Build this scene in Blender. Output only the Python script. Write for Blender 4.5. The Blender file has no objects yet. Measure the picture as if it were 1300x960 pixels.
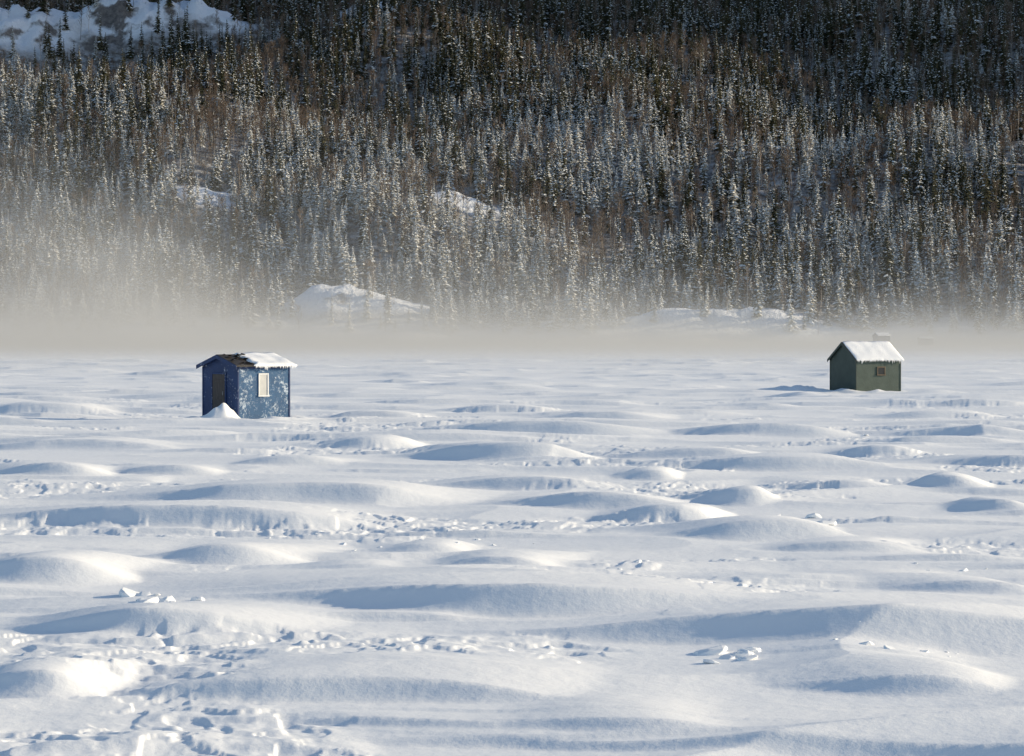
import bpy, bmesh, math, random
import numpy as np
from mathutils import Vector, Matrix, Euler
random.seed(7); rng=np.random.default_rng(11)
sc=bpy.context.scene
F=3856.0; HZ=420.0; CAMH=3.3
SUN_EL=math.radians(17); SUN_AZ=math.radians(14)   # azimuth beyond +X toward +Y
def gpos(px,py,h=0.0):
    y=F*(CAMH-h)/(py-HZ); return ((px-650)/F*y, y)
# ---------------- noise
def mk(seed):
    r=np.random.default_rng(seed); p=r.permutation(512); a=r.random(512)*2*np.pi
    return p,np.cos(a),np.sin(a)
_T={}
def perlin(x,y,seed=0):
    if seed not in _T:_T[seed]=mk(seed)
    p,gx,gy=_T[seed]
    x=np.asarray(x,float);y=np.asarray(y,float)
    xi=np.floor(x).astype(np.int64);yi=np.floor(y).astype(np.int64)
    xf=x-xi;yf=y-yi
    u=xf*xf*xf*(xf*(xf*6-15)+10);v=yf*yf*yf*(yf*(yf*6-15)+10)
    def g(a,b):
        i=p[(p[(xi+a)&511]+yi+b)&511]
        return gx[i]*(xf-a)+gy[i]*(yf-b)
    n0=g(0,0)*(1-u)+g(1,0)*u;n1=g(0,1)*(1-u)+g(1,1)*u
    return (n0*(1-v)+n1*v)*1.5
def fbm(x,y,seed=0,o=4):
    s=0;a=1;f=1
    for i in range(o):
        s=s+a*perlin(x*f+i*17.3,y*f-i*9.1,seed+i);a*=.5;f*=2.03
    return s
def sstep(a,b,x):
    t=np.clip((x-a)/(b-a),0,1);return t*t*(3-2*t)
# ---------------- materials
def newmat(n):
    m=bpy.data.materials.new(n);m.use_nodes=True
    nt=m.node_tree;b=nt.nodes['Principled BSDF'];return m,nt,b
def N(nt,t,**k):
    n=nt.nodes.new(t)
    for a,v in k.items():setattr(n,a,v)
    return n
def noise(nt,scale,detail=4,rough=.55,vec=None):
    n=N(nt,'ShaderNodeTexNoise');n.inputs['Scale'].default_value=scale;n.inputs['Detail'].default_value=detail;n.inputs['Roughness'].default_value=rough
    if vec:nt.links.new(vec,n.inputs['Vector'])
    return n
def ramp(nt,src,stops):
    r=N(nt,'ShaderNodeValToRGB');e=r.color_ramp.elements
    while len(e)<len(stops):e.new(.5)
    for i,(p,c) in enumerate(stops):
        e[i].position=p;e[i].color=(c[0],c[1],c[2],1) if hasattr(c,'__len__') else (c,c,c,1)
    nt.links.new(src,r.inputs['Fac']);return r
def mix(nt,fac,a,b):
    m=N(nt,'ShaderNodeMix',data_type='RGBA')
    for s,v in ((0,fac),(6,a),(7,b)):
        if isinstance(v,(tuple,list)):m.inputs[s].default_value=(*v,1)
        elif isinstance(v,(float,int)):m.inputs[s].default_value=v
        else:nt.links.new(v,m.inputs[s])
    return m.outputs[2]
def bump(nt,b,src,dist,strength=1):
    n=N(nt,'ShaderNodeBump');n.inputs['Distance'].default_value=dist;n.inputs['Strength'].default_value=strength
    nt.links.new(src,n.inputs['Height']);nt.links.new(n.outputs[0],b.inputs['Normal']);return n
def math_(nt,op,a,b=None):
    m=N(nt,'ShaderNodeMath',operation=op)
    for i,v in ((0,a),(1,b)):
        if v is None:continue
        if isinstance(v,(int,float)):m.inputs[i].default_value=v
        else:nt.links.new(v,m.inputs[i])
    return m.outputs[0]
def snow_mat(name,bd=.02,sc1=9.0):
    m,nt,b=newmat(name)
    tc=N(nt,'ShaderNodeTexCoord')
    n1=noise(nt,.5,5,.6,tc.outputs['Object']);c=ramp(nt,n1.outputs[0],[(.3,(.945,.945,.95)),(.7,(.975,.97,.965))])
    nt.links.new(c.outputs[0],b.inputs['Base Color'])
    b.inputs['Roughness'].default_value=.6;b.inputs['Specular IOR Level'].default_value=.3
    n2=noise(nt,sc1,6,.65,tc.outputs['Object']);bump(nt,b,n2.outputs[0],bd,.8)
    return m
M_snow=snow_mat('snow',.016,5.0)
M_snowroof=snow_mat('roof_snow',.02,12)
def mesh_obj(name,verts,faces,mats,mi=None,smooth=False,parent=None,coll=None):
    me=bpy.data.meshes.new(name);me.from_pydata(verts,[],faces)
    for m in mats:me.materials.append(m)
    if mi is not None:me.polygons.foreach_set('material_index',mi)
    if smooth:me.polygons.foreach_set('use_smooth',[True]*len(me.polygons))
    me.update();o=bpy.data.objects.new(name,me)
    (coll or sc.collection).objects.link(o)
    if parent:o.parent=parent
    return o
def grid_obj(name,X,Y,Z,mat):
    r,c=X.shape
    me=bpy.data.meshes.new(name)
    co=np.stack([X,Y,Z],-1).reshape(-1,3).astype(np.float32)
    i=np.arange(r*c).reshape(r,c)
    f=np.stack([i[:-1,:-1],i[:-1,1:],i[1:,1:],i[1:,:-1]],-1).reshape(-1,4).astype(np.int32)
    me.vertices.add(len(co));me.vertices.foreach_set('co',co.ravel())
    me.loops.add(f.size);me.loops.foreach_set('vertex_index',f.ravel())
    me.polygons.add(len(f));me.polygons.foreach_set('loop_start',np.arange(0,f.size,4,dtype=np.int32))
    me.polygons.foreach_set('use_smooth',np.ones(len(f),bool))
    me.materials.append(mat);me.update(calc_edges=True);me.validate()
    o=bpy.data.objects.new(name,me);sc.collection.objects.link(o);return o
# ---------------- lake snow sheet
ys=np.concatenate([[-300,-80,0,12],np.geomspace(18,860,1500),np.geomspace(900,6000,12)])
uin=np.linspace(-.215,.215,1000)
uo=.215+np.geomspace(.002,1.6,60)
us=np.concatenate([-uo[::-1],uin,uo])
YY,UU=np.meshgrid(ys,us,indexing='ij');XX=UU*np.maximum(YY,18)
Z=np.zeros_like(XX)
far=1-sstep(300,700,YY)
WX=XX+.30*perlin(XX/2.6,YY/2.6,201)+.6*perlin(XX/7,YY/7,202)
WY=YY+.30*perlin(XX/3.0,YY/3.4,203)+.55*perlin(XX/6,YY/8,204)
base=.07*perlin(XX/12,YY/9,3)+.03*perlin(XX/4.5,YY/4.2,4)
def ridge(sx,sy,seed,a):
    q=perlin((WX+.35*WY)/sx,(WY-.15*WX)/sy,seed)
    return a*(1-np.minimum(np.abs(q)*2.2,1))**2
rmask=sstep(-.2,.45,perlin(XX/14,YY/16,210))
base=base+rmask*ridge(9.5,4.6,211,.12)+(1-rmask)*ridge(6.5,3.2,212,.055)
D=np.zeros_like(Z)
def dune(cx,yc,w,h,Lf,Lb,tilt=.35,skew=.25,curve=.25):
    y0=yc-Lf-abs(tilt)*w*1.3-abs(curve)*w-2;y1=yc+Lb+abs(tilt)*w*1.3+abs(curve)*w+2
    r0,r1=np.searchsorted(ys,[y0,y1])
    if r1-r0<2:return
    ymin=max(ys[r0],18);W2=w+1.8
    ua=min((cx-W2)/ymin,(cx-W2)/max(ys[r1-1],18));ub=max((cx+W2)/ymin,(cx+W2)/max(ys[r1-1],18))
    c0,c1=np.searchsorted(us,[ua,ub]);
    if c1-c0<2:return
    x=WX[r0:r1,c0:c1];y=WY[r0:r1,c0:c1]
    u=np.clip((x-cx)/w,-1,1)
    v=np.abs(np.clip(u-skew*(1-u*u),-1,1))
    amp=(1-v**2.3)**2.0
    yr=y-(yc-tilt*u*w+curve*w*u*u)
    LfA=Lf*(.32+.68*amp)
    sf=np.clip(-yr/LfA,0,1);sb=np.clip(yr/Lb,0,1)
    pf=(1-sf)**1.6*(1+.15*sf)
    pb=1-sb*sb*(3-2*sb)
    p=np.where(yr<0,pf,pb)
    d=h*amp*p
    cur=D[r0:r1,c0:c1]
    D[r0:r1,c0:c1]=(cur**2.5+d**2.5)**(1/2.5)
K=1.65
def patch(x0,x1,yt,yb,tilt=.22,k=K):
    yf=F*CAMH/(yb-HZ);Yt=yt-HZ
    h=(CAMH*F-Yt*yf)/(F+Yt*k);h=max(.09,min(h,.46))
    yc=yf+k*h;Lf=k*h*1.4
    w=(x1-x0)/2/F*yc*1.5;cx=((x0+x1)/2-650)/F*yc
    dune(cx,yc,w,h*.95,Lf,8*h+2+.8*w,tilt=min(tilt,.8/w),skew=.2,curve=min(.10,.5/w))
P=[(130,540,608,645),(-60,420,640,674),(-80,170,708,750),(165,360,690,722),(240,890,738,787),(690,1400,774,828),
(40,395,775,813),(545,700,710,736),(630,825,627,651),(785,855,598,610),(835,1080,581,600),(535,750,605,624),
(400,510,555,572),(490,800,536,555),(505,710,561,586),(850,1045,539,556),(1040,1165,566,580),(1155,1238,608,628),
(1110,1330,543,558),(770,890,640,664),(845,1040,661,690),(-30,110,586,606),(1095,1255,733,755),(640,755,572,586),
(-50,115,513,528),(310,430,583,594),(990,1110,612,624),(1235,1330,633,652),(430,560,692,712),(365,490,722,736),
(1000,1150,688,706),(865,960,625,645),(1180,1330,579,594),(770,950,567,584),(-40,190,559,574),(120,260,590,603),
(560,680,515,524),(700,830,522,533),(880,1000,512,521),(400,520,520,531),(1100,1250,522,532),(960,1050,498,508),
(980,1260,856,890),(230,680,868,908),(-50,180,856,898),(630,920,911,946)]
for q in P:patch(*q)
r=random.Random(3)
for i in range(300):
    y=r.uniform(85,330)**1.0;x=r.uniform(-.24,.24)*y
    h=r.uniform(.10,.28);dune(x,y,r.uniform(3,10),h,h*r.uniform(2.0,2.6),r.uniform(3,6),r.uniform(0,.2),r.uniform(0,.35),r.uniform(-.05,.10))
for i in range(150):
    y=r.uniform(18,95);x=r.uniform(-.3,.3)*y
    h=r.uniform(.04,.11);dune(x,y,r.uniform(1,4.5),h,h*r.uniform(2.0,2.8),r.uniform(1.5,3.5),r.uniform(-.1,.25),r.uniform(0,.35),r.uniform(-.1,.12))
for i in range(500):
    y=r.uniform(18,300);s=r.choice([-1,1]);x=s*r.uniform(.24,.9)*y
    h=r.uniform(.12,.4);dune(x,y,r.uniform(2,6),h,h*2.4,r.uniform(3,6),.2,.2,.1)
wx=XX+.35*perlin(XX/1.1,YY/1.1,21);wy=YY+.35*perlin(XX/1.1,YY/1.1,22)
q=fbm(wx/1.2,wy/1.4,30,4)*1.6
fl=np.floor(q);fr=q-fl;terr=(fl+sstep(.78,.98,fr))
mask=sstep(.14,.42,fbm(XX/7.5,YY/6,40,3))*(1-sstep(110,170,YY))*(1-.9*sstep(.10,.26,D))
crust=mask*(.030*terr+.014*fbm(XX/.35,YY/.45,50,3))
fine=.003*fbm(XX/.55,YY/.8,60,3)*(1-sstep(60,120,YY))
Z=(base+D)*far+crust+fine
BX,BY=gpos(302,536);GX,GY=gpos(1087,500)
def sample(x,y):
    i=np.clip(np.searchsorted(ys,y),1,len(ys)-1);j=np.clip(np.searchsorted(us,x/max(y,18)),1,len(us)-1)
    return float(Z[i,j])
def hut_frame(cx,cy,th,L,G):
    th=math.radians(th);c,s=math.cos(th),math.sin(th)
    lx,ly=-L/2,-G/2
    return cx-(c*lx-s*ly),cy-(s*lx+c*ly)
BLUE=dict(L=2.3,G=2.25,th=40);GREEN=dict(L=2.8,G=2.5,th=27)
bcx,bcy=hut_frame(BX,BY,BLUE['th'],BLUE['L'],BLUE['G'])
gcx,gcy=hut_frame(GX,GY,GREEN['th'],GREEN['L'],GREEN['G'])
for (hx,hy,R) in ((bcx,bcy,1),(gcx,gcy,1)):
    d=np.hypot(XX-hx,(YY-hy)*.7);Z=Z*sstep(1.6,4.5,d)
    Z+=.10*np.exp(-((d-2.0)/.7)**2)*(1+.8*perlin(XX/.8,YY/.8,71))
def mound(px,py,hx,rx,ry):
    global Z
    Z=Z+hx*np.exp(-((XX-px)/rx)**2-((YY-py)/ry)**2)*(1+.45*perlin(XX/.35,YY/.35,72))
mound(BX-.40,BY-.35,.45,.38,.6);mound(BX-.85,BY-.55,.28,.5,.6);mound(BX+1.2,BY-.2,.12,1.0,.6)
mound(GX-.55,GY+.1,.2,.5,.5);mound(GX-2.8,GY+1.0,.35,1.2,1.2);mound(GX+.9,GY-.9,.1,1.0,.7)
lake=grid_obj('snow_covered_lake_ground',XX,YY,Z,M_snow)
# ---------------- snow chunks
def chunks():
    bm=bmesh.new();r=random.Random(5)
    def chunk(x,y,s,flat=.6):
        z=sample(x,y)
        tmp=bmesh.new()
        R=Euler((r.uniform(-.35,.35),r.uniform(-.35,.35),r.uniform(0,6.28))).to_matrix()
        for k in range(70):
            v=Vector((r.gauss(0,1.2),r.gauss(0,.8),r.gauss(0,1))).normalized()*s;v*=(1+.35*float(perlin(v.x/s*1.4+x,v.y/s*1.4+y+v.z/s,300)));v.z=max(-.4*s,min(v.z,.55*s))*flat
            tmp.verts.new(R@v+Vector((x,y,z+s*flat*.02)))
        res=bmesh.ops.convex_hull(tmp,input=tmp.verts[:])
        bmesh.ops.delete(tmp,geom=[g for g in res['geom_interior'] if isinstance(g,bmesh.types.BMVert)],context='VERTS')
        me=bpy.data.meshes.new('t');tmp.to_mesh(me);tmp.free();bm.from_mesh(me);bpy.data.meshes.remove(me)
    spots=[(200,778,.18,11,60),(935,838,.18,10,45),(1035,672,.18,5,40),(800,722,.15,5,50),(480,688,.07,14,160),(600,690,.07,10,90),
           (1190,730,.10,5,80),(1150,835,.08,8,140),(1100,560,.12,3,60)]
    for px,py,s,n,sp in spots:
        for i in range(n):
            a=px+r.gauss(0,sp*.5);b=py+r.gauss(0,4+sp*.04)
            x,y=gpos(a,b);chunk(x,y,s*r.uniform(.25,1.0)**1.3,r.uniform(.35,.6))
    me=bpy.data.meshes.new('snow_chunks');bm.to_mesh(me);bm.free();me.materials.append(M_snow)
    o=bpy.data.objects.new('snow_chunks',me);sc.collection.objects.link(o)
chunks()
# ---------------- hill
def shore(x):return 797+14*perlin(x/70,x*0+.3,80)+5*perlin(x/22,x*0+2.3,81)
OUT=[(-52,818,11,10,4.8),(-36,817,16,9,2.4),(-14,924,13,10,3.8),(-92,930,12,9,3),(40,815,14,8,3.4),(66,815,15,8,4.4),
     (-200,1225,26,22,14),(-158,1238,24,18,13),(-235,1212,20,20,13),(-122,1244,16,12,8),(-60,1262,14,9,5),(225,1262,18,14,5)]
def hill(x,y,detail=True):
    t=y-shore(x)
    tt=np.maximum(t,0)
    z=.275*tt;z=np.where(tt>950,.275*950+.03*(tt-950),z)
    k=np.clip(tt/130,0,1)
    z=z+k*(17*perlin(x/190,y/210,82)+8*perlin(x/75,y/80,83))+np.clip(tt/25,0,1)*2.6*perlin(x/24,y/24,84)
    z=z+1.8*sstep(0,6,t)+np.where(t<0,t*.25,0)-.3
    for ox,oy,rx,ry,h in OUT:
        d=((x-ox)/rx)**2+((y-oy)/ry)**2
        z=z+h*np.exp(-d*1.1)*(1+.45*perlin(x/6,y/6,85))
    sp=np.exp(-((x-560)/130)**2)*(96*sstep(1010,1075,y)+.14*np.clip(y-1075,0,450)+85*sstep(1310,1390,y))  # unseen spur off to the right, shaped to cast shadow over the upper slope
    return z+sp
gx=np.concatenate([np.linspace(-1500,-420,40)[:-1],np.linspace(-420,420,336),np.linspace(420,1500,60)[1:]])
gy=np.concatenate([np.linspace(770,960,110)[:-1],np.linspace(960,1400,170)[:-1],np.linspace(1400,2600,90)])
HY,HX=np.meshgrid(gy,gx,indexing='ij');HZz=hill(HX,HY)+.5*perlin(HX/5,HY/5,86)*(HY-shore(HX)>3)
m,nt,b=newmat('hillside_snow_and_rock')
geo=N(nt,'ShaderNodeNewGeometry');tc=N(nt,'ShaderNodeTexCoord')
sx=N(nt,'ShaderNodeSeparateXYZ');nt.links.new(geo.outputs['Normal'],sx.inputs[0])
n1=noise(nt,.09,6,.65,tc.outputs['Object']);n2=noise(nt,.6,5,.6,tc.outputs['Object'])
a=math_(nt,'ADD',sx.outputs[2],math_(nt,'MULTIPLY',math_(nt,'SUBTRACT',n1.outputs[0],.5),.7))
f=ramp(nt,a,[(.60,0.),(.70,1.)])
rk=ramp(nt,n2.outputs[0],[(.35,(.10,.09,.085)),(.65,(.24,.21,.19))])
n4=noise(nt,.35,6,.7,tc.outputs['Object'])
brush=ramp(nt,n4.outputs[0],[(.42,(.15,.12,.095)),(.64,(.56,.55,.54))])
at=N(nt,'ShaderNodeAttribute',attribute_name='open')
snowc=mix(nt,at.outputs['Fac'],brush.outputs[0],(.86,.87,.90))
nt.links.new(mix(nt,f.outputs[0],rk.outputs[0],snowc),b.inputs['Base Color']);b.inputs['Roughness'].default_value=.8
bump(nt,b,n2.outputs[0],.8)
hillo=grid_obj('forested_hill_terrain',HX,HY,HZz,m)
op=1-sstep(8,26,HY-shore(HX))
for ox,oy,rx,ry,h in OUT:
    op=np.maximum(op,1-sstep(.7,1.5,((HX-ox)/rx)**2+((HY-oy)/ry)**2))
A=hillo.data.attributes.new('open','FLOAT','POINT');A.data.foreach_set('value',op.astype(np.float32).ravel())
# ---------------- tree prototypes
def tmat(name,stops,rough=.8):
    m,nt,b=newmat(name);oi=N(nt,'ShaderNodeObjectInfo')
    c=ramp(nt,oi.outputs['Random'],stops)
    nt.links.new(c.outputs[0],b.inputs['Base Color']);b.inputs['Roughness'].default_value=rough;b.inputs['Specular IOR Level'].default_value=.15
    return m
M_need=tmat('spruce_needles',[(0,(.032,.036,.016)),(.5,(.058,.056,.025)),(1,(.10,.088,.042))])
M_needf=tmat('frosted_needles',[(0,(.18,.175,.14)),(.5,(.38,.36,.31)),(1,(.60,.57,.51))])
M_bark=tmat('bark',[(0,(.08,.062,.046)),(1,(.17,.135,.10))])
M_twig=tmat('bare_twigs',[(0,(.105,.072,.052)),(.5,(.18,.128,.095)),(1,(.29,.22,.165))])
M_birch=tmat('birch_bark',[(0,(.34,.28,.225)),(1,(.66,.59,.51))])
M_tsnow=tmat('branch_snow',[(0,(.84,.84,.83)),(1,(.94,.94,.93))])
protoC=bpy.data.collections.new('tree_prototypes')
def cone(V,Fc,MI,p0,p1,r0,r1,n,mi):
    p0=Vector(p0);p1=Vector(p1);d=(p1-p0).normalized();a=d.orthogonal().normalized();bb=d.cross(a)
    s=len(V)
    for p,rr in((p0,r0),(p1,r1)):
        for k in range(n):
            t=2*math.pi*k/n;V.append(p+(a*math.cos(t)+bb*math.sin(t))*rr)
    for k in range(n):
        Fc.append((s+k,s+(k+1)%n,s+n+(k+1)%n,s+n+k));MI.append(mi)
def spruce(name,seed,H,R,psnow,mats,gap=.12):
    r=random.Random(seed);V=[];Fc=[];MI=[]
    lean=Vector((r.uniform(-.02,.02),r.uniform(-.02,.02),1))
    cone(V,Fc,MI,(0,0,-1),lean*H,.16,.015,4,0)
    nt_=int(H*1.9)
    for i in range(nt_):
        f=.07+.92*(i/(nt_-1));z=f*H
        rad=R*((1-f)**.85)*r.uniform(.65,1.15)+.12
        if r.random()<.12:rad*=.55
        nb=6 if f<.8 else 4
        a0=r.uniform(0,6.28)
        for b_ in range(nb):
            if r.random()<gap:continue
            an=a0+b_*6.283/nb+r.uniform(-.3,.3);L=rad*r.uniform(.6,1.25)
            dr=L*(.45-.35*f)*r.uniform(.6,1.4)
            ca,sa=math.cos(an),math.sin(an);zz=z+r.uniform(-.15,.15)
            wd=L*.34+.08
            c=lean*zz
            def pt(rr,off,dz):return Vector((c.x+ca*rr-sa*off,c.y+sa*rr+ca*off,zz+dz))
            def leaf(dz,s,mi):
                q=[pt(.05,0,.05+dz),pt(L*.45,wd*s,-dr*.5-.16+dz),pt(L*.5,0,-dr*.35+.06+dz),pt(L*.45,-wd*s,-dr*.5-.16+dz),
                   pt(L*(.7+.3*s),0,-dr-.06+dz)]
                s0=len(V);V.extend(q)
                for ff in((0,1,2),(0,2,3),(1,4,2),(2,4,3)):
                    Fc.append(tuple(s0+k for k in ff));MI.append(mi)
            leaf(0,1,1)
            if r.random()<psnow:leaf(.10,r.uniform(.6,.95),2)
    return mesh_obj(name,V,Fc,mats,MI,coll=protoC)
def bare(name,seed,H,R,mats,low=.25):
    r=random.Random(seed);V=[];Fc=[];MI=[]
    lx,ly=r.uniform(-.06,.06),r.uniform(-.06,.06)
    def ax(z):return Vector((lx*z+.15*math.sin(z*.7+seed),ly*z,z))
    for k in range(3):
        z0=-1+k*(H*.9+1)/3;z1=-1+(k+1)*(H*.9+1)/3
        cone(V,Fc,MI,ax(z0),ax(z1),.14*(1-k*.27),.14*(1-(k+1)*.27),3,0)
    def sliver(p,q,w):
        d=(q-p).normalized();s=d.cross(Vector((r.gauss(0,1),r.gauss(0,1),r.gauss(0,1)))).normalized()*w
        i=len(V);V.extend([p-s,p+s,q]);Fc.append((i,i+1,i+2));MI.append(1)
    for i in range(28):
        f=low+(1-low)*r.random()**.8*.97;z=f*H;p=ax(z*.93)
        an=r.uniform(0,6.28);L=R*(1.25-f)*r.uniform(.7,1.2)+.4
        up=r.uniform(.9,1.9)
        d=Vector((math.cos(an),math.sin(an),up)).normalized();q=p+d*L*1.3
        sliver(p,q,.05)
        for t in range(6):
            s=p.lerp(q,r.uniform(.25,1));dd=(d+Vector((r.gauss(0,.5),r.gauss(0,.5),r.gauss(.3,.4)))).normalized()
            sliver(s,s+dd*r.uniform(.6,1.4),.044)
    return mesh_obj(name,V,Fc,mats,MI,coll=protoC)
md=[M_bark,M_need,M_tsnow];mf=[M_bark,M_needf,M_tsnow]
spruce('tree_00_spruce',1,15,2.7,.12,md);spruce('tree_01_spruce',2,13,2.1,.20,md,.2);spruce('tree_02_spruce',3,16,2.4,.30,md,.16)
spruce('tree_03_frosted',4,11.5,2.6,.7,mf);spruce('tree_04_frosted',5,12.5,2.2,.65,mf,.18);spruce('tree_05_frosted',6,9.5,2.4,.85,mf)
spruce('tree_06_mid',7,14,2.5,.5,md);spruce('tree_07_mid',8,12,2.2,.65,md,.18)
mb=[M_birch,M_twig];mb2=[M_bark,M_twig]
bare('tree_08_bare',9,11,1.9,mb);bare('tree_09_bare',10,12,1.7,mb2,.35);bare('tree_10_bare',11,9.5,2.1,mb2,.15);bare('tree_11_bare',12,12.5,1.8,mb,.4)
# ---------------- scatter
cell=3.55
ax_=np.arange(-480,620,cell);ay_=np.arange(797,1730,cell)
TY,TX=np.meshgrid(ay_,ax_,indexing='ij');TX=TX+rng.uniform(-.5,.5,TX.shape)*cell*1.2;TY=TY+rng.uniform(-.5,.5,TX.shape)*cell*1.2
TX=TX.ravel();TY=TY.ravel()
keep=(np.abs(TX)<.215*TY+25)
TX=TX[keep];TY=TY[keep]
t=TY-shore(TX)
dens=.98-.22*sstep(.1,.6,fbm(TX/45,TY/45,90,3))
dens=np.where(t<4,0,dens);dens=np.where((t<16),dens*.7,dens)
for ox,oy,rx,ry,h in OUT:
    bigr=(h>6)
    d=((TX-ox)/(rx*1.0))**2+((TY-oy)/(ry*1.15))**2
    ins=.20 if bigr else (.15 if (h>4.6 and oy<900) else .4)
    dens=np.where(d<1.0,dens*ins,dens)
    d2=((TX-ox)/(rx*.95))**2+((TY-(oy-ry*1.3))/(ry*1.1))**2
    dens=np.where(d2<1,dens*(.28 if bigr else (.25 if (h>4.6 and oy<900) else .45)),dens)
k=rng.random(len(TX))<dens
TX=TX[k];TY=TY[k];t=t[k]
n=len(TX);u=rng.random(n)
con=.64+.65*fbm(TX/38,TY/55,91,3)+.12*(t<110)-.12*sstep(220,400,t)
con=np.clip(con,.12,.96)
isC=u<con
fro=np.clip(.86-.0022*t+.75*fbm(TX/55,TY/60,92,2)-.0010*TX,.03,.95)
v=rng.random(n)
idx=np.where(isC,np.where(v<fro,rng.integers(3,6,n),np.where(v<fro+.40*(1-sstep(200,450,t)),rng.integers(6,8,n),rng.integers(0,3,n))),rng.integers(8,12,n))
scl=rng.uniform(.45,1.14,n)*(1-.22*(t<40)*rng.random(n))
scl=np.where((idx<3)&(rng.random(n)<.2),scl*1.2,scl)
TZ=hill(TX,TY)-.2
me=bpy.data.meshes.new('forest');me.vertices.add(n);me.vertices.foreach_set('co',np.stack([TX,TY,TZ],-1).astype(np.float32).ravel())
A=me.attributes.new('idx','INT','POINT');A.data.foreach_set('value',idx.astype(np.int32))
A=me.attributes.new('rot','FLOAT_VECTOR','POINT');A.data.foreach_set('vector',np.stack([rng.normal(0,.03,n),rng.normal(0,.03,n),rng.uniform(0,6.28,n)],-1).astype(np.float32).ravel())
wv=scl*rng.uniform(.85,1.15,n)
A=me.attributes.new('scl','FLOAT_VECTOR','POINT');A.data.foreach_set('vector',np.stack([wv,wv,scl],-1).astype(np.float32).ravel())
fo=bpy.data.objects.new('forest_of_distant_trees',me);sc.collection.objects.link(fo)
g=bpy.data.node_groups.new('scatter_trees','GeometryNodeTree')
g.interface.new_socket('Geometry',in_out='INPUT',socket_type='NodeSocketGeometry');g.interface.new_socket('Geometry',in_out='OUTPUT',socket_type='NodeSocketGeometry')
gi=g.nodes.new('NodeGroupInput');go=g.nodes.new('NodeGroupOutput');ip=g.nodes.new('GeometryNodeInstanceOnPoints');ci=g.nodes.new('GeometryNodeCollectionInfo')
ci.inputs['Collection'].default_value=protoC;ci.inputs['Separate Children'].default_value=True;ci.inputs['Reset Children'].default_value=True
def na(nm,t_):
    x=g.nodes.new('GeometryNodeInputNamedAttribute');x.data_type=t_;x.inputs['Name'].default_value=nm;return x
er=g.nodes.new('FunctionNodeEulerToRotation')
ai=na('idx','INT');ar=na('rot','FLOAT_VECTOR');as_=na('scl','FLOAT_VECTOR')
L=g.links.new
L(gi.outputs[0],ip.inputs['Points']);L(ci.outputs[0],ip.inputs['Instance']);ip.inputs['Pick Instance'].default_value=True
L(ai.outputs['Attribute'],ip.inputs['Instance Index']);L(ar.outputs['Attribute'],er.inputs[0]);L(er.outputs[0],ip.inputs['Rotation']);L(as_.outputs['Attribute'],ip.inputs['Scale'])
L(ip.outputs[0],go.inputs[0])
mod=fo.modifiers.new('scatter','NODES');mod.node_group=g
print('TREES',n)
# ---------------- huts
def paint(name,c1,c2,frost,fscale=3.0,fcol=(.78,.80,.84),grime=(.05,.05,.05),soft=.07):
    m,nt,b=newmat(name);tc=N(nt,'ShaderNodeTexCoord')
    n1=noise(nt,2.2,6,.6,tc.outputs['Object']);base=ramp(nt,n1.outputs[0],[(.3,c1),(.7,c2)])
    n3=noise(nt,14,4,.6,tc.outputs['Object']);g_=ramp(nt,n3.outputs[0],[(.62,0.),(.75,.5)])
    cc=mix(nt,g_.outputs[0],base.outputs[0],grime)
    n2=noise(nt,fscale,10,.78,tc.outputs['Object']);n5=noise(nt,1.7,3,.5,tc.outputs['Object'])
    s_=math_(nt,'ADD',n2.outputs[0],math_(nt,'MULTIPLY',math_(nt,'SUBTRACT',n5.outputs[0],.5),.35))
    fr_=ramp(nt,s_,[(frost,0.),(frost+soft,1.)])
    nt.links.new(mix(nt,fr_.outputs[0],cc,fcol),b.inputs['Base Color']);b.inputs['Roughness'].default_value=.65
    bump(nt,b,n2.outputs[0],.02,.6);return m
def mwood(name,c1,c2):
    m,nt,b=newmat(name);tc=N(nt,'ShaderNodeTexCoord');mp=N(nt,'ShaderNodeMapping');mp.inputs['Scale'].default_value=(14,14,1.2)
    nt.links.new(tc.outputs['Object'],mp.inputs[0]);n1=noise(nt,1.5,6,.6,mp.outputs[0]);c=ramp(nt,n1.outputs[0],[(.3,c1),(.7,c2)])
    nt.links.new(c.outputs[0],b.inputs['Base Color']);b.inputs['Roughness'].default_value=.8;bump(nt,b,n1.outputs[0],.01);return m
M_blue=paint('blue_paint_frosted',(.010,.066,.165),(.022,.105,.23),.535,12,fcol=(.60,.68,.76),soft=.12)
M_blued=paint('blue_paint_shaded',(.006,.024,.09),(.010,.040,.14),.60,12,fcol=(.5,.55,.65))  # darker copy of the blue for gable and trim, gable's shade put into colour
M_green=paint('green_paint',(.042,.068,.056),(.066,.098,.082),.64,8,fcol=(.35,.38,.37),soft=.15)
M_greend=paint('green_paint_shaded',(.028,.046,.038),(.045,.068,.056),.70,6)  # same green darkened: shade of the unlit gable painted in, trim shares it
M_grey=paint('weathered_grey',(.12,.12,.13),(.2,.2,.21),.62,5)
M_white=paint('white_trim',(.74,.74,.72),(.84,.83,.80),.8,3,grime=(.4,.4,.4))
M_door=mwood('door_wood',(.045,.035,.03),(.10,.08,.07))
M_tar=paint('tar_paper',(.02,.017,.015),(.05,.04,.035),.66,5)
M_wood=mwood('raw_wood',(.10,.07,.045),(.20,.15,.10))
M_glass,nt,b=newmat('window_glass');b.inputs['Base Color'].default_value=(.03,.035,.04,1);b.inputs['Roughness'].default_value=.12
M_cloth=paint('window_curtain',(.50,.50,.48),(.62,.61,.57),.75,6)
M_metal,nt,b=newmat('galvanised_metal');b.inputs['Base Color'].default_value=(.25,.25,.26,1);b.inputs['Metallic'].default_value=.7;b.inputs['Roughness'].default_value=.5
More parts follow.
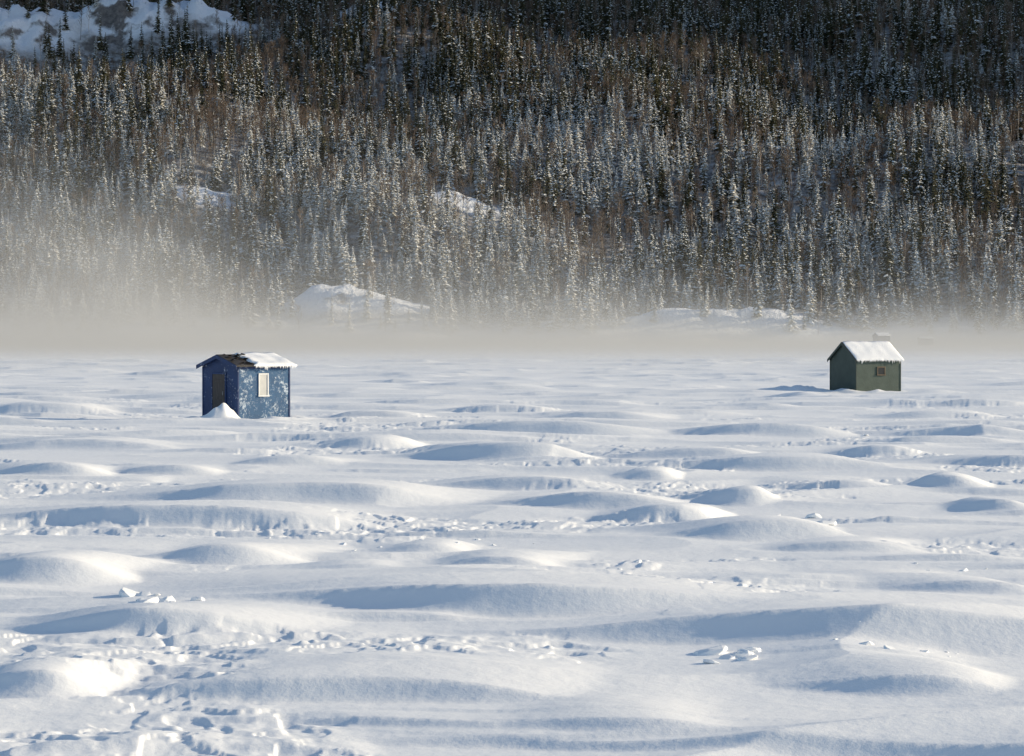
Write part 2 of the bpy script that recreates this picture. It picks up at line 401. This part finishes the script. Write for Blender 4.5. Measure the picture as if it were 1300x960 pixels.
def box(name,parent,lo,hi,mat,bev=.006,rot=None,pos=None):
    bm=bmesh.new();bmesh.ops.create_cube(bm,size=1)
    lo=Vector(lo);hi=Vector(hi);c=(lo+hi)/2;d=hi-lo
    for v in bm.verts:v.co=Vector((v.co.x*d.x,v.co.y*d.y,v.co.z*d.z))
    if bev:bmesh.ops.bevel(bm,geom=bm.edges[:],offset=min(bev,min(d)*.3),segments=1,affect='EDGES')
    bmesh.ops.translate(bm,verts=bm.verts,vec=c)
    me=bpy.data.meshes.new(name);bm.to_mesh(me);bm.free();me.materials.append(mat)
    o=bpy.data.objects.new(name,me);sc.collection.objects.link(o);o.parent=parent;return o
def hut(L,G,hw,rise,mside,mgable,mcorner,snow_x0,over=.16,win=None,winframe=None,pane=None,door=None,pipe=False,simple=False,snow_h=.10,seed=1):
    E=bpy.data.objects.new('ice_fishing_hut',None);sc.collection.objects.link(E)
    r=random.Random(seed);x0,x1,y0,y1=-L/2,L/2,-G/2,G/2;zb=-.25
    T=.04
    for nm,xa,xb in (('gable_wall_front',x0,x0+T),('gable_wall_back',x1-T,x1)):
        prof=[(y0,zb),(y1,zb),(y1,hw),(0,hw+rise),(y0,hw)]
        V=[(xa,a,c) for a,c in prof]+[(xb,a,c) for a,c in prof]
        Fc=[(4,3,2,1,0),(5,6,7,8,9)]+[(i,(i+1)%5,(i+1)%5+5,i+5) for i in range(5)]
        mesh_obj(nm,V,Fc,[mgable],parent=E)
    box('side_wall_window',E,(x0+T+.002,y0,zb),(x1-T-.002,y0+T,hw),mside)
    box('side_wall_back',E,(x0+T+.002,y1-T,zb),(x1-T-.002,y1,hw),mside)
    for i,(cx,cy) in enumerate(((x0,y0),(x1,y0),(x0,y1))):
        sx_=-1 if cx<0 else 1;sy_=-1 if cy<0 else 1
        box('corner_trim_%d'%i,E,(cx-.018 if sx_<0 else cx-.05,cy-.018 if sy_<0 else cy-.05,zb),(cx+.05 if sx_<0 else cx+.018,cy+.05 if sy_<0 else cy+.018,hw-.03),mcorner)
    if not simple:
        box('batten_0',E,(x0+.1,y0-.012,hw-.10),(x1-.1,y0-.002,hw-.03),mcorner)
    sl=math.atan2(rise,G/2);LL=(G/2+over)/math.cos(sl)
    for sgn,nm in((-1,'roof_slope_front'),(1,'roof_slope_back')):
        nx=26;ny=8
        def pt(i,j,dz):
            x=x0-over+(L+2*over)*i/nx;s=LL*j/ny
            return Vector((x,sgn*s*math.cos(sl),hw+rise+.03-s*math.sin(sl)+dz))
        V=[pt(0,0,0),pt(nx,0,0),pt(nx,ny,0),pt(0,ny,0),pt(0,0,.05),pt(nx,0,.05),pt(nx,ny,.05),pt(0,ny,.05)]
        mesh_obj(nm,V,[(0,1,2,3),(7,6,5,4),(0,4,5,1),(1,5,6,2),(2,6,7,3),(3,7,4,0)],[M_tar],parent=E)
        V=[];Fc=[];nx2=44;ny2=14
        xs0=snow_x0
        for j in range(ny2+1):
            for i in range(nx2+1):
                s=LL*(j/ny2)*1.02;edge=xs0+.22*float(perlin(j*.45,sgn*3.1+seed,99))*(1 if xs0>x0 else .1)
                x=edge+(x1+over+.02-edge)*i/nx2
                th=snow_h*(.65+.5*float(perlin(x*1.6+seed,s*1.8,97)))*min(1,(i+.4)/3)*min(1,(nx2-i+.5)/3)*min(1,(ny2-j+.8)/2.5)
                if j==ny2:s+=.03*float(perlin(x*5,seed,95))
                V.append((x,sgn*s*math.cos(sl),hw+rise+.083-s*math.sin(sl)+max(th,0.004)))
        for j in range(ny2):
            for i in range(nx2):
                a=j*(nx2+1)+i;Fc.append((a,a+1,a+nx2+2,a+nx2+1))
        edge_idx=[i for i in range(nx2+1)]+[j*(nx2+1)+nx2 for j in range(1,ny2+1)]+[ny2*(nx2+1)+i for i in range(nx2-1,-1,-1)]+[j*(nx2+1) for j in range(ny2-1,0,-1)]
        base_=len(V)
        for e in edge_idx:
            x,y,z=V[e];s=abs(y)/math.cos(sl);V.append((x,y,hw+rise+.079-s*math.sin(sl)-(.05*r.random() if e>=ny2*(nx2+1) else 0)))
        m_=len(edge_idx)
        for q_ in range(m_):Fc.append((edge_idx[q_],base_+q_,base_+(q_+1)%m_,edge_idx[(q_+1)%m_]))
        mesh_obj('roof_snow_'+('front' if sgn<0 else 'back'),V,Fc,[M_snowroof],smooth=True,parent=E)
        V=[pt(0,0,-.10),pt(0,ny,-.10),pt(0,ny,.04),pt(0,0,.04)];V=[v+Vector((-.004,0,0)) for v in V]+[v+Vector((-.026,0,0)) for v in V]
        mesh_obj('rake_board_'+('front' if sgn<0 else 'back'),V,[(0,1,2,3),(7,6,5,4),(0,4,5,1),(1,5,6,2),(2,6,7,3),(3,7,4,0)],[mcorner],parent=E)
    if not simple:
        V=[];Fc=[]
        ye=-(LL*math.cos(sl))-.004;ze=hw+rise+.03-LL*math.sin(sl)
        x=max(x0-over,snow_x0)
        while x<x1+over:
            w=r.uniform(.02,.05);l=r.uniform(.02,.10)*(2.2 if r.random()<.15 else 1)
            s=len(V);V+=[(x,ye-.02,ze+.06),(x+w*2,ye-.02,ze+.06),(x+w,ye,ze-l),(x+w,ye+.04,ze+.05)];Fc+=[(s,s+2,s+1),(s,s+3,s+2),(s+1,s+2,s+3)];x+=w*1.5
        mesh_obj('eave_icicles',V,Fc,[M_snowroof],parent=E)
    box('floor_skid_0',E,(x0-.12,y0+.15,-.22),(x1+.12,y0+.29,-.02),M_wood);box('floor_skid_1',E,(x0-.12,y1-.29,-.22),(x1+.12,y1-.15,-.02),M_wood)
    if win:
        wx0,wx1,wz0,wz1=win;fw=.055;yy=y0-.02
        box('window_pane',E,(wx0,yy+.008,wz0),(wx1,yy+.014,wz1),pane,0)
        box('window_frame_top',E,(wx0-fw,yy-.015,wz1),(wx1+fw,yy+.018,wz1+fw),winframe)
        box('window_sill',E,(wx0-fw-.02,yy-.035,wz0-fw),(wx1+fw+.02,yy+.018,wz0),winframe)
        box('window_frame_left',E,(wx0-fw,yy-.015,wz0+.002),(wx0,yy+.018,wz1-.002),winframe)
        box('window_frame_right',E,(wx1,yy-.015,wz0+.002),(wx1+fw,yy+.018,wz1-.002),winframe)
    if door:
        dy0,dy1,dh=door;xx=x0
        box('door',E,(xx-.035,dy0,-.1),(xx-.004,dy1,dh),M_door)
        box('door_frame_a',E,(xx-.05,dy0-.06,-.1),(xx-.003,dy0-.002,dh+.06),mcorner);box('door_frame_b',E,(xx-.05,dy1+.002,-.1),(xx-.003,dy1+.06,dh+.06),mcorner)
        box('door_frame_top',E,(xx-.05,dy0,dh+.002),(xx-.003,dy1,dh+.06),mcorner)
        for i,zz in enumerate((.35,dh*.5,dh-.25)):box('door_ledger_%d'%i,E,(xx-.05,dy0+.04,zz-.05),(xx-.037,dy1-.04,zz+.05),M_door)
        box('door_latch',E,(xx-.075,dy0+.08,dh*.5+.1),(xx-.052,dy0+.11,dh*.5+.24),M_metal)
    return E
HW=2.02;RI=.34
E=hut(2.3,2.25,HW,RI,M_blue,M_blued,M_blued,-.50,win=(-.20,.14,.96,1.70),winframe=M_white,pane=M_cloth,door=(-.35,.45,1.72),seed=3,snow_h=.08)
E.location=(bcx,bcy,0);E.rotation_euler=(0,0,math.radians(BLUE['th']))
V=[];Fc=[];r=random.Random(9);sl=math.atan2(RI,1.125)
for i in range(20):
    x=r.uniform(-1.28,-.3);s=r.uniform(.02,1.15);w=r.uniform(.1,.35);l=r.uniform(.08,.2)
    z=HW+RI+.09-s*math.sin(sl);y=-s*math.cos(sl);k=len(V)
    V+=[(x,y,z),(x+w,y,z),(x+w*.8,y-l,z-l*math.tan(sl)+r.uniform(.03,.10)),(x+w*.1,y-l*.8,z-l*math.tan(sl)+r.uniform(.03,.12)),(x+w*.5,y-l*.4,z+.02)]
    Fc+=[(k,k+1,k+4),(k+1,k+2,k+4),(k+2,k+3,k+4),(k+3,k,k+4)]
mesh_obj('torn_roofing_flaps',V,Fc,[M_tar],parent=E)
E2=hut(2.8,2.5,1.78,.85,M_green,M_greend,M_greend,-1.45,over=.10,win=(-.05,.36,1.0,1.36),winframe=M_wood,pane=M_glass,seed=5,snow_h=.06)
E2.location=(gcx,gcy,0);E2.rotation_euler=(0,0,math.radians(GREEN['th']))
def farhut(px,D_,L,G,hw,rise,th,mat):
    e=hut(L,G,hw,rise,mat,mat,mat,-L/2-.1,simple=True,over=.1,seed=int(px),win=(-.3,.3,.9,1.4),winframe=M_wood,pane=M_glass)
    e.location=((px-650)/F*D_,D_,0);e.rotation_euler=(0,0,math.radians(th));
farhut(1119,590,2.6,2.2,2.3,.5,20,M_grey);farhut(1175,690,3.0,2.2,1.5,.3,10,M_grey)
# ---------------- blowing snow mist
bm=bmesh.new();bmesh.ops.create_cube(bm,size=1)
for v in bm.verts:v.co=Vector((v.co.x*1000,200+(v.co.y+.5)*760,-.5+(v.co.z+.5)*44))
me=bpy.data.meshes.new('m');bm.to_mesh(me);bm.free()
mist=bpy.data.objects.new('blowing_snow_mist',me);sc.collection.objects.link(mist)
m=bpy.data.materials.new('mist');m.use_nodes=True;nt=m.node_tree;nt.nodes.clear()
try:m.cycles.volume_step_rate=2.0
except Exception as ex:print('no step rate',ex)
out=N(nt,'ShaderNodeOutputMaterial');vs=N(nt,'ShaderNodeVolumeScatter');nt.links.new(vs.outputs[0],out.inputs['Volume'])
vs.inputs['Color'].default_value=(1,1,1,1);vs.inputs['Anisotropy'].default_value=-.05
tc=N(nt,'ShaderNodeTexCoord');sp=N(nt,'ShaderNodeSeparateXYZ');nt.links.new(tc.outputs['Object'],sp.inputs[0])
nz=noise(nt,.022,4,.62,tc.outputs['Object'])
nr=N(nt,'ShaderNodeMapRange');nt.links.new(nz.outputs[0],nr.inputs[0]);nr.inputs[1].default_value=.36;nr.inputs[2].default_value=.66;nr.inputs[3].default_value=.6;nr.inputs[4].default_value=7.0
hs=nr.outputs[0]
xl=N(nt,'ShaderNodeMapRange');nt.links.new(sp.outputs[0],xl.inputs[0]);xl.inputs[1].default_value=-130;xl.inputs[2].default_value=20;xl.inputs[3].default_value=2.4;xl.inputs[4].default_value=.8
yr=N(nt,'ShaderNodeMapRange',interpolation_type='SMOOTHSTEP');nt.links.new(sp.outputs[1],yr.inputs[0]);yr.inputs[1].default_value=210;yr.inputs[2].default_value=520;yr.inputs[3].default_value=.12;yr.inputs[4].default_value=1
e=math_(nt,'POWER',2.71828,math_(nt,'MULTIPLY',math_(nt,'DIVIDE',sp.outputs[2],math_(nt,'MULTIPLY',hs,xl.outputs[0])),-1.0))
d=math_(nt,'MULTIPLY',math_(nt,'MULTIPLY',e,yr.outputs[0]),.0120)
nt.links.new(d,vs.inputs['Density'])
me.materials.append(m)
# ---------------- light / world / camera
w=bpy.data.worlds.new('World');sc.world=w;w.use_nodes=True;nt=w.node_tree;bg=nt.nodes['Background']
sky=nt.nodes.new('ShaderNodeTexSky');sky.sky_type='NISHITA';sky.sun_disc=False;sky.sun_elevation=SUN_EL;sky.sun_rotation=math.pi/2-SUN_AZ
sky.ozone_density=2.0;sky.dust_density=.8
nt.links.new(sky.outputs[0],bg.inputs[0]);bg.inputs[1].default_value=.15
dv=Vector((math.cos(SUN_AZ)*math.cos(SUN_EL),math.sin(SUN_AZ)*math.cos(SUN_EL),math.sin(SUN_EL)))
s=bpy.data.lights.new('sun','SUN');s.energy=5;s.angle=math.radians(.5);s.color=(1,.86,.62)
so=bpy.data.objects.new('sun',s);sc.collection.objects.link(so);so.rotation_euler=dv.to_track_quat('Z','Y').to_euler();so.location=(50,0,80)
c=bpy.data.cameras.new('camera');co=bpy.data.objects.new('camera',c);sc.collection.objects.link(co);sc.camera=co
c.sensor_width=36;c.lens=F/1300*36;c.clip_start=.5;c.clip_end=12000
co.location=(0,0,CAMH);co.rotation_euler=(math.pi/2-math.atan((480-HZ)/F),0,0)
sc.view_settings.view_transform='Standard';sc.view_settings.look='None';sc.view_settings.exposure=0
